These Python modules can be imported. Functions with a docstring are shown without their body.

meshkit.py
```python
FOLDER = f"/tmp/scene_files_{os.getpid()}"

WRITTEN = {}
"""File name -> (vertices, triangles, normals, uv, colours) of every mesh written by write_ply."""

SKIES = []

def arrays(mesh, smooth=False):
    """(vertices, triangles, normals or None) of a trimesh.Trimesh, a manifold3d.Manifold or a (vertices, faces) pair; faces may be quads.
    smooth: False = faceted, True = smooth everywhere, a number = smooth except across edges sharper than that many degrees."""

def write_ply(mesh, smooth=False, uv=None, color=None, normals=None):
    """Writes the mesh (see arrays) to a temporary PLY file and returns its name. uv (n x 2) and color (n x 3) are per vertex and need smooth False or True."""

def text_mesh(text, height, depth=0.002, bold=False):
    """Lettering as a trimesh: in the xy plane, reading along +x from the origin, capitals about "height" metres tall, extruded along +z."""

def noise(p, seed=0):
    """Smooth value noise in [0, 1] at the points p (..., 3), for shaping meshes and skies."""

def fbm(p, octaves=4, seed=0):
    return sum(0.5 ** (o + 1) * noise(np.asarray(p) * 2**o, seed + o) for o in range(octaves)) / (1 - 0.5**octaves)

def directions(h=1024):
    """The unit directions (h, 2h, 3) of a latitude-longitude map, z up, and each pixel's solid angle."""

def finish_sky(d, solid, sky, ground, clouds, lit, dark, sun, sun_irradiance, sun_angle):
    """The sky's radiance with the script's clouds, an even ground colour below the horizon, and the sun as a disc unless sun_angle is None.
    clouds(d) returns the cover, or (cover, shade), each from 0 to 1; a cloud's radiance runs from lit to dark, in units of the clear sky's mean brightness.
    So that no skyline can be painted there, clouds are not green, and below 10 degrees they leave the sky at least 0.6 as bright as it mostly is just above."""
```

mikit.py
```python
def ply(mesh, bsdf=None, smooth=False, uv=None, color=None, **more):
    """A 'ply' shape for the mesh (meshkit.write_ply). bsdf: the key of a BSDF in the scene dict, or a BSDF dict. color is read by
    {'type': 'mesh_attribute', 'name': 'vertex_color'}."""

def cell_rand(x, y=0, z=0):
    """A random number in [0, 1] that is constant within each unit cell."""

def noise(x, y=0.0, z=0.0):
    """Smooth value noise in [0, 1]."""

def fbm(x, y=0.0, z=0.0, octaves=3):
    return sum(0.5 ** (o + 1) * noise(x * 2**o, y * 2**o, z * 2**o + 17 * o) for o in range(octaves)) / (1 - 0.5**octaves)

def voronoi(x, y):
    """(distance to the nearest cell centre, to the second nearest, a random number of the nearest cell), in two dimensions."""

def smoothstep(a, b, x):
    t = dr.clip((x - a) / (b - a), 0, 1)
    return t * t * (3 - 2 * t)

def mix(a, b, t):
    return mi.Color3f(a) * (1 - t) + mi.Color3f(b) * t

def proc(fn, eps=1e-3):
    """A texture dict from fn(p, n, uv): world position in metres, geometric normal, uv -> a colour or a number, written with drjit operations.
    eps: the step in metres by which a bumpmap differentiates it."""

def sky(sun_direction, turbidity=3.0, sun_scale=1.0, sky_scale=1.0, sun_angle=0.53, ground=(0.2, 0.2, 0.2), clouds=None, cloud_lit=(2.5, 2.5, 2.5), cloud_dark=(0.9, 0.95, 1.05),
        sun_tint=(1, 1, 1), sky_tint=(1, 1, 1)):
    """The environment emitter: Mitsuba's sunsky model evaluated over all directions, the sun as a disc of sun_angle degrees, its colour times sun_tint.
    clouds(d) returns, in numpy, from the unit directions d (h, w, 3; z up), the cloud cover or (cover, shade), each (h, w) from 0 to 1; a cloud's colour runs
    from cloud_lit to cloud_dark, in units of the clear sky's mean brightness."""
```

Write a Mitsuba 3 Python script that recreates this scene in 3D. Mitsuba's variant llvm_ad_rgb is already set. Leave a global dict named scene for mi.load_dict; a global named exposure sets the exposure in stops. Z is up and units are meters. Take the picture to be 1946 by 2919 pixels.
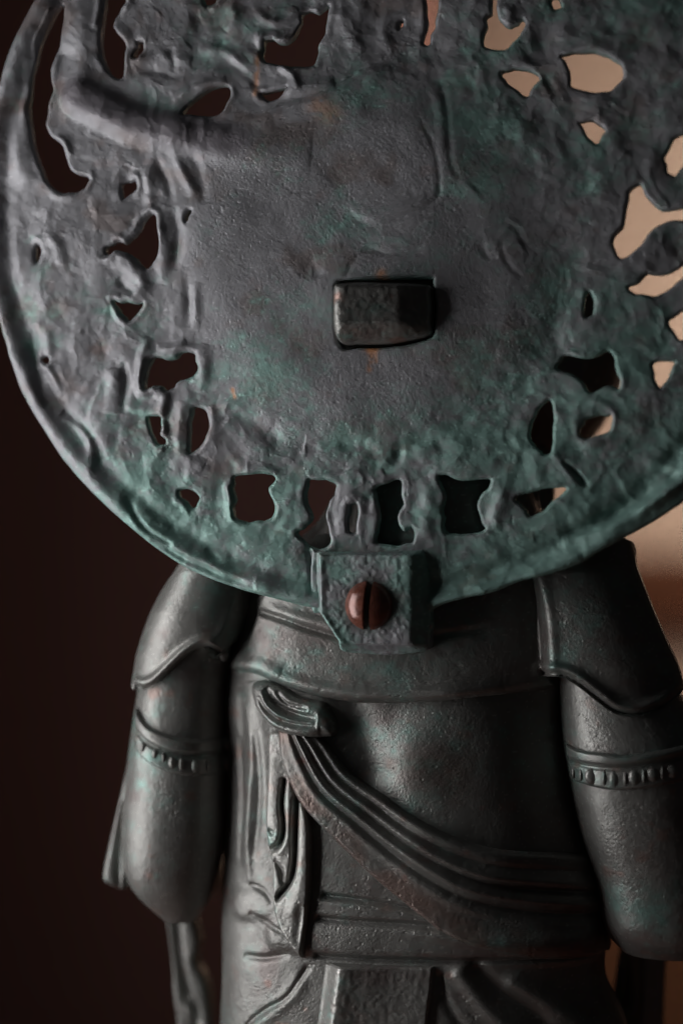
import math
import numpy as np, trimesh, shapely, manifold3d as m3
import drjit as dr, mitsuba as mi
import mikit, meshkit
from shapely.geometry import Polygon
from scipy.spatial import cKDTree
from scipy.ndimage import gaussian_filter

T = mi.ScalarTransform4f
scene, labels = {'type': 'scene'}, {}
U = 1e-4                                   # one modelling unit = 0.1 mm
# ------------------------------------------------------------------ camera
YAW, DIST = math.radians(12.0), 5500.0
CAM = np.array([DIST * math.sin(YAW), -DIST * math.cos(YAW), 0.0])
RIGHT = np.array([math.cos(YAW), math.sin(YAW), 0.0])
FWD = np.array([-math.sin(YAW), math.cos(YAW), 0.0])
scene['camera'] = {'type': 'thinlens', 'fov': 2 * math.degrees(math.atan(973.0 / DIST)), 'fov_axis': 'x',
                   'aperture_radius': 130 * U, 'focus_distance': (DIST + 30) * U, 'near_clip': 0.05, 'far_clip': 20.0,
                   'to_world': T().look_at(origin=(CAM * U).tolist(), target=[0, 0, 0], up=[0, 0, 1])}
exposure = 0.0
# ------------------------------------------------------------------ light: a soft lamp close by on the left, one lamp on the wall behind
def area(key, centre, target, w, h, rgb):
    scene[key] = {'type': 'rectangle', 'to_world': T().look_at(origin=list(centre), target=list(target), up=[0, 0, 1]) @ T().scale([w / 2, h / 2, 1]),
                  'bsdf': {'type': 'diffuse', 'reflectance': {'type': 'rgb', 'value': [0.1, 0.1, 0.1]}},
                  'emitter': {'type': 'area', 'radiance': {'type': 'rgb', 'value': list(rgb)}}}
area('soft_lamp', (-0.25, -0.090, -0.035), (0.0, 0.0, -0.01), 0.16, 0.34, (6.3, 6.2, 6.25))
area('wall_lamp', (0.36, 0.98, 0.22), (-0.04, 1.25, 0.06), 0.20, 0.20, (24.0, 22.0, 20.0))
scene['room_light'] = {'type': 'constant', 'radiance': {'type': 'rgb', 'value': [0.0115, 0.0115, 0.0118]}}
labels['soft_lamp'] = {'kind': 'structure'}
labels['wall_lamp'] = {'kind': 'structure'}

# ------------------------------------------------------------------ helpers
def P(pts, Y=0.0, s=1.0, o=(0, 0)):
    """Traced photo points (crop coordinates: origin o, scale s) -> points of the object plane y = Y."""
    p = np.asarray(pts, float).reshape(-1, 2) / s + np.asarray(o, float)
    d = FWD * DIST + RIGHT * (p[:, :1] - 973) + np.array([0, 0, 1.0]) * (1459.5 - p[:, 1:])
    k = (Y - CAM[1]) / d[:, 1]
    return CAM + d * k[:, None]
VS = 1568 / 1946.0
def XZ(pts, Y=0.0, s=1.0, o=(0, 0)):
    return P(pts, Y, s, o)[:, [0, 2]]
def V(pts, Y=0.0):
    return XZ(pts, Y, VS)

def spline(p, n=5, closed=True):
    p = np.asarray(p, float)
    q = np.vstack([p[-1:], p, p[:2]]) if closed else np.vstack([2 * p[0] - p[1], p, 2 * p[-1] - p[-2]])
    out, t = [], np.linspace(0, 1, n, endpoint=False)[:, None]
    for i in range(1, len(q) - 2):
        a, b, c, d = q[i - 1], q[i], q[i + 1], q[i + 2]
        out.append(0.5 * (2 * b + (c - a) * t + (2 * a - 5 * b + 4 * c - d) * t**2 + (3 * b - a - 3 * c + d) * t**3))
    r = np.vstack(out)
    return r if closed else np.vstack([r, p[-1:]])

def ss(a, b, x):
    t = np.clip((x - a) / (b - a), 0, 1)
    return t * t * (3 - 2 * t)

def seg(X, Z, line):
    """distance, signed side (+ = left of the direction of travel) and 0..1 position along a polyline"""
    best, side, pos = np.full(X.shape, 1e9), np.zeros(X.shape), np.zeros(X.shape)
    L = np.r_[0, np.cumsum(np.hypot(*np.diff(line, axis=0).T))]
    for i, (a, b) in enumerate(zip(line[:-1], line[1:])):
        d = b - a
        t = np.clip(((X - a[0]) * d[0] + (Z - a[1]) * d[1]) / max(d @ d, 1e-9), 0, 1)
        dx, dz = X - a[0] - t * d[0], Z - a[1] - t * d[1]
        e = np.hypot(dx, dz)
        k = e < best
        best[k] = e[k]
        side[k] = np.sign(d[0] * dz - d[1] * dx)[k]
        pos[k] = ((L[i] + t * (L[i + 1] - L[i])) / L[-1])[k]
    return best, side, pos

def field(X, Z, strokes):
    """strokes: (polyline in XZ, width, height, kind); 'r' ridge or groove, 't' ridge tapering to both ends, 'f' flat-topped, 'h' flat-topped and sinking towards its end, 's' step: rises abruptly on its left side and fades"""
    H = np.zeros(X.shape)
    for line, w, h, kind in strokes:
        line = np.asarray(line)
        m = 3.2 * w
        k = (X > line[:, 0].min() - m) & (X < line[:, 0].max() + m) & (Z > line[:, 1].min() - m) & (Z < line[:, 1].max() + m)
        if not k.any():
            continue
        d, s, p = seg(X[k], Z[k], line)
        if kind == 's':
            x = d * s
            H[k] += h * np.exp(-np.maximum(x, 0) / w) * ss(-5, 5, x) * np.sqrt(np.clip(4 * p * (1 - p), 0, 1))
        elif kind == 'h':
            H[k] += h * np.exp(-(d / w) ** 4) * (1 - ss(0.45, 1.0, p))
        elif kind == 't':
            H[k] += h * np.exp(-(d / w) ** 2) * np.sqrt(np.clip(4 * p * (1 - p), 0, 1))
        elif kind == 'f':
            H[k] += h * np.exp(-(d / w) ** 4)
        else:
            H[k] += h * np.exp(-(d / w) ** 2)
    return H

def nz(X, Z, wl, octv=3, seed=0, Y=0.0):
    return meshkit.fbm(np.stack([X / wl, Z / wl, np.full(X.shape, 0.0) + Y / wl], -1), octv, seed) - 0.5

def grid_relief(poly, step, lines=None):
    """triangulates a polygon with holes on a grid whose border vertices are snapped to the outline"""
    x0, z0, x1, z1 = poly.bounds
    if lines is None:
        xs, zs = np.arange(x0 - step, x1 + 2 * step, step), np.arange(z0 - step, z1 + 2 * step, step)
    else:
        xs, zs = lines
    X, Z = np.meshgrid(xs, zs)
    S = np.maximum(np.gradient(xs)[None, :], np.gradient(zs)[:, None])
    rings = [np.asarray(r.coords) for r in [poly.exterior, *poly.interiors]]
    samp = []
    for r in rings:
        n = np.maximum((np.hypot(*np.diff(r, axis=0).T) / (step * 0.3)).astype(int), 1)
        for a, b, k in zip(r[:-1], r[1:], n):
            samp.append(a + (b - a) * (np.arange(k) / k)[:, None])
    samp = np.vstack(samp)
    d, j = cKDTree(samp).query(np.c_[X.ravel(), Z.ravel()])
    shapely.prepare(poly)
    ins = shapely.contains_xy(poly, X.ravel(), Z.ravel())
    S = S.ravel()
    near = d < 0.52 * S
    x, z = X.ravel().copy(), Z.ravel().copy()
    x[near], z[near] = samp[j[near]].T
    use = ins | near
    idx = np.arange(X.size).reshape(X.shape)
    a, b, c, e = idx[:-1, :-1].ravel(), idx[:-1, 1:].ravel(), idx[1:, 1:].ravel(), idx[1:, :-1].ravel()
    flip = ((np.indices((X.shape[0] - 1, X.shape[1] - 1)).sum(0)) % 2).ravel().astype(bool)
    t1 = np.where(flip[:, None], np.c_[a, b, e], np.c_[a, b, c])
    t2 = np.where(flip[:, None], np.c_[b, c, e], np.c_[a, c, e])
    # a cell with one vertex outside is split so that the other three make a triangle
    ok = np.c_[use[a], use[b], use[c], use[e]]
    three = ok.sum(1) == 3
    o = np.argmin(ok, 1)
    tri3 = {0: np.c_[b, c, e], 1: np.c_[a, c, e], 2: np.c_[a, b, e], 3: np.c_[a, b, c]}
    F = [t1[ok.all(1)], t2[ok.all(1)]]
    for k in range(4):
        F.append(tri3[k][three & (o == k)])
    F = np.vstack(F)
    # drop slivers whose three corners were all snapped and lie outside
    cx, cz = x[F].mean(1), z[F].mean(1)
    alln = near[F].all(1)
    F = F[~(alln & ~shapely.contains_xy(poly, cx, cz))]
    used = np.unique(F)
    remap = np.full(X.size, -1)
    remap[used] = np.arange(len(used))
    F = remap[F]
    return x[used], z[used], np.where(near, 0, d)[used], F, (xs, zs, used)

def relief(poly, step, front, back, lines=None):
    """closed solid; front(X, Z, d) -> y of the side towards the viewer, back(X, Z, front y) -> y of the rear side"""
    x, z, d, F, g = grid_relief(poly, step, lines)
    yf = front(x, z, d)
    yb = back(x, z, yf)
    n = len(x)
    e = np.vstack([F[:, [0, 1]], F[:, [1, 2]], F[:, [2, 0]]])
    key = np.sort(e, 1)
    key = key[:, 0].astype(np.int64) * n + key[:, 1]
    _, inv, cnt = np.unique(key, return_inverse=True, return_counts=True)
    be = e[cnt[inv] == 1]
    bu = np.unique(be)
    m = np.full(n, -1)
    m[bu] = np.arange(len(bu))
    vf, vb = np.c_[x, yf, z], np.c_[x, yb, z]
    i, j = m[be[:, 0]] + 2 * n, m[be[:, 1]] + 2 * n
    k = len(bu)
    W = np.vstack([np.c_[i, i + k, j], np.c_[j, i + k, j + k]])
    Vv = np.vstack([vf, vb, vf[bu], vb[bu]])
    Ff = np.vstack([F, F[:, ::-1] + n, W])
    return Vv, Ff

def loft(zr, xc, w, yc, d, n=2.2, nt=360, dz=5.0, disp=None, cap=True):
    """closed stack of super-ellipses, vertices denser on the side towards the viewer"""
    zs = np.arange(zr.min(), zr.max() + dz, dz)
    f = lambda a: np.interp(zs, zr[::-1], np.asarray(a, float)[::-1]) if zr[0] > zr[-1] else np.interp(zs, zr, a)
    sm = lambda a: gaussian_filter(a, 30 / dz, mode='nearest')
    XC, W, YC, Dp = sm(f(xc)), sm(f(w)), sm(f(yc)), sm(f(d))
    th = np.r_[np.linspace(math.pi, 2 * math.pi, int(nt * 0.75), endpoint=False), np.linspace(0, math.pi, nt - int(nt * 0.75), endpoint=False)]
    c, s = np.cos(th), np.sin(th)
    ex = 2.0 / n
    X = XC[:, None] + W[:, None] * np.sign(c) * np.abs(c) ** ex
    Y = YC[:, None] + Dp[:, None] * np.sign(s) * np.abs(s) ** ex
    Z = np.repeat(zs[:, None], len(th), 1)
    if disp is not None:
        k = ss(0.0, -0.25, np.repeat(s[None], len(zs), 0))
        Y = Y - disp(X, Z) * k
    R, Cn = X.shape
    idx = np.arange(R * Cn).reshape(R, Cn)
    a, b = idx[:-1], np.roll(idx, -1, 1)[:-1]
    e, g = idx[1:], np.roll(idx, -1, 1)[1:]
    F = np.vstack([np.c_[a.ravel(), b.ravel(), g.ravel()], np.c_[a.ravel(), g.ravel(), e.ravel()]])
    Vv = np.c_[X.ravel(), Y.ravel(), Z.ravel()]
    for r, sg in ((0, 1), (R - 1, -1)):
        Vv = np.vstack([Vv, Vv[idx[r]].mean(0)])
        t = np.c_[np.full(Cn, len(Vv) - 1), np.roll(idx[r], -1), idx[r]]
        F = np.vstack([F, t[:, ::sg]])
    return Vv, F

def join(*parts):
    vs, fs, n = [], [], 0
    for v, f in parts:
        vs.append(v); fs.append(np.asarray(f) + n); n += len(v)
    return np.vstack(vs), np.vstack(fs)

def chain(pts, radii, edge=14):
    """rounded limb through the points: hulls of neighbouring spheres joined into one solid"""
    M = None
    for p, q, r, s in zip(pts[:-1], pts[1:], radii[:-1], radii[1:]):
        h = m3.Manifold.batch_hull([m3.Manifold.sphere(r, 40).translate(list(map(float, p))), m3.Manifold.sphere(s, 40).translate(list(map(float, q)))])
        M = h if M is None else M + h
    m = M.refine_to_length(edge).to_mesh()
    t = trimesh.Trimesh(m.vert_properties[:, :3], m.tri_verts)
    trimesh.smoothing.filter_taubin(t, iterations=12)
    return np.array(t.vertices), np.array(t.faces)

def fix(v, f):
    t = trimesh.Trimesh(v, f, process=False)
    return (v, f[:, ::-1]) if t.volume < 0 else (v, f)

def put(key, vf, bsdf, color=None, smooth=True, label=None):
    v, f = fix(*vf)
    scene[key] = mikit.ply((v * U, f), bsdf, smooth=smooth, color=color)
    if label:
        labels[key] = {'label': label}

# ------------------------------------------------------------------ materials
def grain(p, n, uv):
    a = mikit.fbm(p.x * 1700, p.y * 1700, p.z * 1700, 2)
    b = mikit.noise(p.x * 420 + 7, p.y * 420, p.z * 420)
    where = 0.35 + 1.3 * mikit.noise(p.x * 60 + 3, p.y * 60, p.z * 60)     # smooth in places, sandy in others
    pit = mikit.smoothstep(0.24, 0.10, mikit.noise(p.x * 800 + 31, p.y * 800, p.z * 800))
    return (a * 0.75 - pit * 0.55) * where + b * 0.10
def fine(p, n, uv):
    a = mikit.fbm(p.x * 1700, p.y * 1700, p.z * 1700, 3)
    return a + 0.15 * mikit.noise(p.x * 420 + 7, p.y * 420, p.z * 420)
def rough_var(lo, hi, wl):
    def fn(p, n, uv):
        return lo + (hi - lo) * mikit.fbm(p.x * wl + 3, p.y * wl, p.z * wl, 3)
    return fn
def bronze(key, lo, hi, metallic, tex, scale, spec=0.5):
    scene[key] = {'type': 'twosided', 'b': {'type': 'bumpmap', 'arbitrary': mikit.proc(tex, 1.2e-4), 'scale': scale,
                  'bsdf': {'type': 'principled', 'base_color': {'type': 'mesh_attribute', 'name': 'vertex_color'},
                           'roughness': mikit.proc(rough_var(lo, hi, 260)), 'metallic': metallic, 'specular': spec}}}
bronze('patina', 0.42, 0.64, 0.25, grain, 1.35e-4)
bronze('bronze', 0.35, 0.53, 0.55, grain, 1.6e-4)
bronze('bronze_smooth', 0.32, 0.48, 0.55, fine, 0.9e-4)
bronze('iron', 0.28, 0.46, 0.6, grain, 1.5e-4)
scene['copper_screw'] = {'type': 'twosided', 'b': {'type': 'bumpmap', 'arbitrary': mikit.proc(fine, 1.2e-4), 'scale': 0.35e-4,
    'bsdf': {'type': 'principled', 'base_color': mikit.proc(lambda p, n, uv: mikit.mix((0.070, 0.022, 0.015), (0.185, 0.066, 0.044), mikit.fbm(p.x * 500, p.y * 500, p.z * 500, 3))),
             'roughness': mikit.proc(rough_var(0.08, 0.34, 700)), 'metallic': 0.25, 'specular': 0.6}}}

GREY, GREEN, BROWN, RUST = np.array([0.150, 0.150, 0.158]), np.array([0.108, 0.182, 0.161]), np.array([0.105, 0.085, 0.080]), np.array([0.20, 0.085, 0.06])
def tint(v, green=0.5, dark=1.0, seed=0, extra=0.0, wl=170, red=0.5):
    base = GREY if seed < 10 else np.array([0.150, 0.148, 0.138])
    x, y, z = v.T
    n1 = meshkit.fbm(v / wl, 4, seed) + 0.0
    n2 = meshkit.fbm(v / 45.0, 3, seed + 11)
    n3 = meshkit.fbm(v / 14.0, 2, seed + 23)
    g = ss(0.28, 0.82, n1 + (green - 0.5) + 0.55 * (n2 - 0.5) + 0.34 * (n3 - 0.5) + extra)[:, None]
    b = 0.7 * ss(0.56, 0.76, meshkit.fbm(v / 120.0, 3, seed + 37) + 0.3 * (n2 - 0.5))[:, None]
    r = ss(0.66, 0.80, meshkit.fbm(v / 60.0, 3, seed + 51))[:, None] * red
    c = base * (1 - b) + BROWN * b
    c = c * (1 - g) + GREEN * g
    c = c * (1 - r) + RUST * r
    k = (0.82 + 0.22 * n2 + 0.14 * n3)[:, None]
    crust = (ss(0.58, 0.66, meshkit.fbm(v / 24.0, 3, seed + 83)) * ss(0.35, 0.7, g[:, 0]))[:, None] * (0.55 if seed < 10 else 0.12)
    c = c * (1 - crust) + GREEN * 1.45 * crust            # powdery crust, hard-edged, where the verdigris is thick
    spk = ss(0.80, 0.90, meshkit.noise(v / 7.0, seed + 71))[:, None]
    return np.clip(c * k * dark * 1.25 * (1 + 0.5 * spk), 0.004, 0.9)

# ------------------------------------------------------------------ background
def wood(c0, c1):
    def fn(p, n, uv):
        g = mikit.fbm(p.x * 9 + 0.6 * mikit.noise(p.x * 3, p.z * 2), p.y * 9, p.z * 0.8, 4)
        return mikit.mix(c0, c1, g)
    return fn
scene['dark_wood'] = {'type': 'principled', 'base_color': mikit.proc(wood((0.23, 0.105, 0.085), (0.36, 0.165, 0.13))), 'roughness': 0.55, 'specular': 0.3}
scene['rail_paint'] = {'type': 'principled', 'base_color': mikit.proc(wood((0.060, 0.020, 0.008), (0.095, 0.032, 0.013))), 'roughness': 0.6, 'specular': 0.2}
scene['rail_wood'] = {'type': 'principled', 'base_color': mikit.proc(wood((0.19, 0.075, 0.032), (0.26, 0.11, 0.05))), 'roughness': 0.5, 'specular': 0.3}
scene['plaster'] = {'type': 'diffuse', 'reflectance': mikit.proc(lambda p, n, uv: mikit.mix((0.42, 0.31, 0.235), (0.52, 0.38, 0.285), mikit.smoothstep(0.3, 0.7, mikit.fbm(p.x * 4, p.y * 4, p.z * 4, 3))))}
def block(x0, x1, y0, y1, z0, z1, r=60):
    h = m3.Manifold.batch_hull([m3.Manifold.sphere(r, 16).translate([x, y, z]) for x in (x0 + r, x1 - r) for y in (y0 + r, y1 - r) for z in (z0 + r, z1 - r)])
    return h
WY = 12500.0
wl = P([(-9000, -9000), (9000, 11500)], WY)
put('wall', (np.array([[-30000, WY, -9000], [30000, WY, -9000], [30000, WY, 22000], [-30000, WY, 22000], [-30000, WY + 900, -9000], [30000, WY + 900, -9000], [30000, WY + 900, 22000], [-30000, WY + 900, 22000]], float),
     np.array([[0, 1, 2], [0, 2, 3], [4, 6, 5], [4, 7, 6], [0, 5, 1], [0, 4, 5], [3, 2, 6], [3, 6, 7], [0, 3, 7], [0, 7, 4], [1, 5, 6], [1, 6, 2]])), 'plaster', smooth=False)
labels['wall'] = {'kind': 'structure', 'label': 'blurred tan plaster wall behind the right side of the disc'}
CY = 8600.0
cx = P([(1045, 1460)], CY)[0, 0]
def man(M):
    m = M.to_mesh(); return m.vert_properties[:, :3].astype(float), m.tri_verts.astype(int)
put('cabinet', man(block(cx - 16000, cx, CY, CY + 3500, -9000, 9000, 120)), 'dark_wood', smooth=40)
labels['cabinet'] = {'label': 'dark brown wooden cabinet, blurred, behind the left half of the statue', 'category': 'cabinet'}
rz = P([(1900, 1575), (1900, 1785)], WY - 250)[:, 2]
put('wall_rail', man(block(cx - 3000, 15000, WY - 300, WY - 3, rz[1], rz[0], 70)), 'rail_paint', smooth=40)
labels['wall_rail'] = {'label': 'blurred orange brown wooden rail running along the tan wall beside the right shoulder', 'category': 'rail'}
bz = P([(1900, 2480)], WY - 900)[0, 2]
put('sideboard', man(block(cx + 800, 15000, WY - 1500, WY - 5, -9000, bz, 90)), 'rail_wood', smooth=40)
labels['sideboard'] = {'label': 'brown wooden sideboard, blurred, low behind the right elbow of the statue', 'category': 'sideboard'}

# ------------------------------------------------------------------ halo
S1 = 1.568
def c1(p, Y=0): return XZ(p, Y, S1, (0, 0))
def c2(p, Y=0): return XZ(p, Y, S1, (946, 0))
def c3(p, Y=0): return XZ(p, Y, S1, (0, 600))
def c4(p, Y=0): return XZ(p, Y, S1, (946, 600))
def c5(p, Y=0): return XZ(p, Y, S1, (0, 1200))
def c6(p, Y=0): return XZ(p, Y, S1, (946, 1200))
HOLES = [
 c1([(272,15),(285,30),(287,80),(278,150),(262,210),(240,250),(222,300),(228,360),(238,400),(222,450),(215,500),(205,540),(212,580),(240,620),(275,650),(290,690),(305,735),(330,770),(370,785),(395,798),(385,825),(360,850),(320,860),(280,858),(235,840),(205,800),(180,750),(165,700),(148,640),(138,560),(130,480),(135,400),(150,300),(175,200),(215,110),(250,45)]),
 c1([(478,-70),(470,0),(462,60),(450,130),(448,200),(458,260),(480,310),(510,340),(535,348),(548,310),(556,240),(560,200),(545,170),(520,145),(505,115),(510,80),(530,50),(550,20),(562,-10),(550,-70)]),
 c1([(618,190),(640,185),(645,205),(632,235),(612,255),(592,248),(600,225),(612,210)]),
 c1([(1470,25),(1440,40),(1420,55),(1385,45),(1350,60),(1345,90),(1325,130),(1310,165),(1280,190),(1240,190),(1215,175),(1185,180),(1175,215),(1170,250),(1200,275),(1250,290),(1310,300),(1360,300),(1400,285),(1418,240),(1425,190),(1450,150),(1460,100)]),
 c1([(1000,385),(1025,390),(1020,430),(1000,480),(975,512),(920,518),(850,512),(812,505),(845,465),(890,425),(945,395)]),
 c1([(1170,420),(1220,405),(1285,390),(1275,400),(1240,440),(1205,450),(1180,435)]),
 c1([(545,820),(570,810),(595,805),(603,830),(592,850),(560,870),(548,888),(540,860)]),
 c1([(850,940),(858,950),(845,975),(838,990),(829,982),(832,960)]),
 c1([(905,-30),(960,-30),(955,5),(932,16),(912,5)]),
 c3([(685,15),(700,40),(705,90),(710,150),(700,200),(680,230),(655,258),(630,245),(605,215),(575,195),(545,180),(510,178),(485,200),(472,185),(475,160),(500,150),(530,138),(560,150),(590,120),(620,90),(640,50),(665,15)]),
 c3([(163,150),(178,165),(175,200),(165,230),(154,200)]),
 c3([(510,405),(540,412),(570,410),(600,418),(635,410),(630,435),(605,460),(572,485),(550,465),(530,440)]),
 c3([(190,650),(210,655),(218,675),(205,690),(185,680),(175,665)]),
 c3([(645,790),(645,760),(655,710),(680,665),(710,658),(745,668),(780,665),(805,640),(840,635),(865,640),(872,675),(882,700),(870,730),(830,750),(790,765),(770,790),(740,805),(715,785),(690,780),(665,795)]),
 c3([(655,925),(690,918),(718,925),(720,960),(715,1000),(738,1020),(735,1040),(715,1047),(690,1030),(675,1000),(662,960)]),
 c3([(865,880),(900,885),(920,910),(928,960),(920,1000),(900,1040),(870,1065),(845,1085),(838,1050),(840,1000),(845,950),(860,910)]),
 c5([(800,305),(850,310),(885,340),(880,370),(855,387),(825,360),(795,335)]),
 c5([(1050,245),(1120,235),(1180,235),(1215,245),(1218,270),(1200,300),(1205,340),(1225,370),(1228,400),(1210,430),(1180,445),(1150,440),(1110,455),(1080,445),(1045,430),(1040,390),(1050,355),(1035,310),(1045,280)]),
 c5([(1385,258),(1430,262),(1475,268),(1495,290),(1490,330),(1470,370),(1455,420),(1460,490),(1475,530),(1455,560),(1420,572),(1385,560),(1360,535),(1330,515),(1330,495),(1360,480),(1380,450),(1388,410),(1370,370),(1368,330),(1375,290)]),
 c6([(90,370),(110,368),(118,400),(112,450),(105,495),(85,503),(68,490),(70,430),(80,390)]),
 c6([(195,295),(230,278),(290,262),(308,275),(312,330),(318,370),(305,400),(293,440),(300,480),(325,492),(355,475),(365,500),(355,540),(320,550),(270,555),(220,550),(192,540),(200,490),(210,440),(205,390),(195,330)]),
 c6([(475,250),(510,245),(550,260),(600,265),(650,260),(705,265),(695,300),(665,335),(650,370),(655,410),(665,460),(680,480),(660,500),(600,505),(540,500),(505,490),(500,440),(490,400),(505,340),(490,290)]),
 c6([(820,345),(870,325),(930,308),(1010,298),(1045,298),(1040,315),(1000,345),(960,385),(920,412),(880,422),(860,390),(835,365)]),
 c4([(965,850),(985,865),(990,920),(985,990),(985,1050),(970,1085),(940,1078),(905,1050),(885,1000),(890,950),(915,900),(940,870)]),
 c4([(1130,935),(1180,920),(1225,915),(1245,915),(1250,945),(1240,980),(1190,1005),(1140,1015),(1112,1010),(1108,985),(1120,960)]),
 c4([(1045,645),(1090,658),(1140,662),(1190,645),(1235,630),(1255,650),(1262,690),(1275,730),(1285,770),(1278,792),(1240,785),(1195,795),(1170,815),(1145,805),(1125,775),(1090,740),(1050,720),(1005,705),(1020,670)]),
 c4([(1140,370),(1155,375),(1168,400),(1165,460),(1150,475),(1125,470),(1125,430),(1132,395)]),
 c4([(1325,345),(1365,320),(1400,290),(1430,282),(1470,288),(1520,275),(1568,240),(1608,215),(1628,260),(1555,300),(1520,335),(1480,365),(1440,380),(1390,375),(1350,370)]),
 c4([(1628,430),(1568,450),(1535,475),(1505,490),(1515,520),(1535,560),(1550,578),(1568,575),(1638,550)]),
 c4([(1440,682),(1520,677),(1525,685),(1500,740),(1475,785),(1460,790),(1443,760),(1438,720)]),
 c2([(1365,828),(1380,835),(1400,870),(1440,915),(1490,935),(1568,930),(1640,920),(1645,985),(1568,980),(1510,985),(1450,1015),(1410,1050),(1385,1085),(1350,1120),(1300,1156),(1275,1131),(1258,1091),(1265,1051),(1300,1016),(1312,960),(1320,900),(1330,860)]),
 c2([(1568,598),(1620,580),(1620,720),(1568,740),(1545,765),(1522,778),(1500,765),(1492,725),(1487,695),(1505,660),(1530,618)]),
 c2([(1018,245),(1060,235),(1120,230),(1180,235),(1230,250),(1275,275),(1298,300),(1293,345),(1270,380),(1235,400),(1195,410),(1130,403),(1085,390),(1065,370),(1060,330),(1058,305),(1040,270)]),
 c2([(760,325),(800,312),(845,308),(890,320),(920,335),(925,355),(905,380),(885,400),(875,425),(860,425),(830,402),(790,370),(770,350)]),
 c2([(718,-40),(712,20),(708,55),(690,80),(685,120),(675,155),(680,190),(700,212),(750,222),(785,210),(808,185),(840,155),(858,120),(860,90),(845,85),(825,105),(795,115),(765,105),(740,80),(735,45),(735,0),(740,-40)]),
 c2([(980,0),(985,-12),(1005,-12),(1018,20),(1012,32),(992,35)]),
 c2([(412,-70),(415,0),(425,50),(425,100),(412,150),(405,188),(432,190),(440,150),(455,110),(465,60),(475,0),(470,-70)]),
 c2([(305,95),(318,92),(312,110),(300,120)]),
 c2([(1155,535),(1175,545),(1218,580),(1200,605),(1185,635),(1165,630),(1140,605),(1120,565),(1108,548)]),
]
SLOT = XZ([(385,340),(560,322),(800,312),(1170,308),(1195,330),(1215,430),(1228,560),(1215,700),(1195,810),(1000,870),(860,892),(720,905),(560,905),(440,920),(405,890),(380,840),(365,700),(368,560),(372,430)], 0, 3.136, (850, 700))
HC, HR = np.array([105.0, 906.0]), 1198.0
left = [(99,0),(70,51),(38,121),(13,198),(0,255)]
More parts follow.
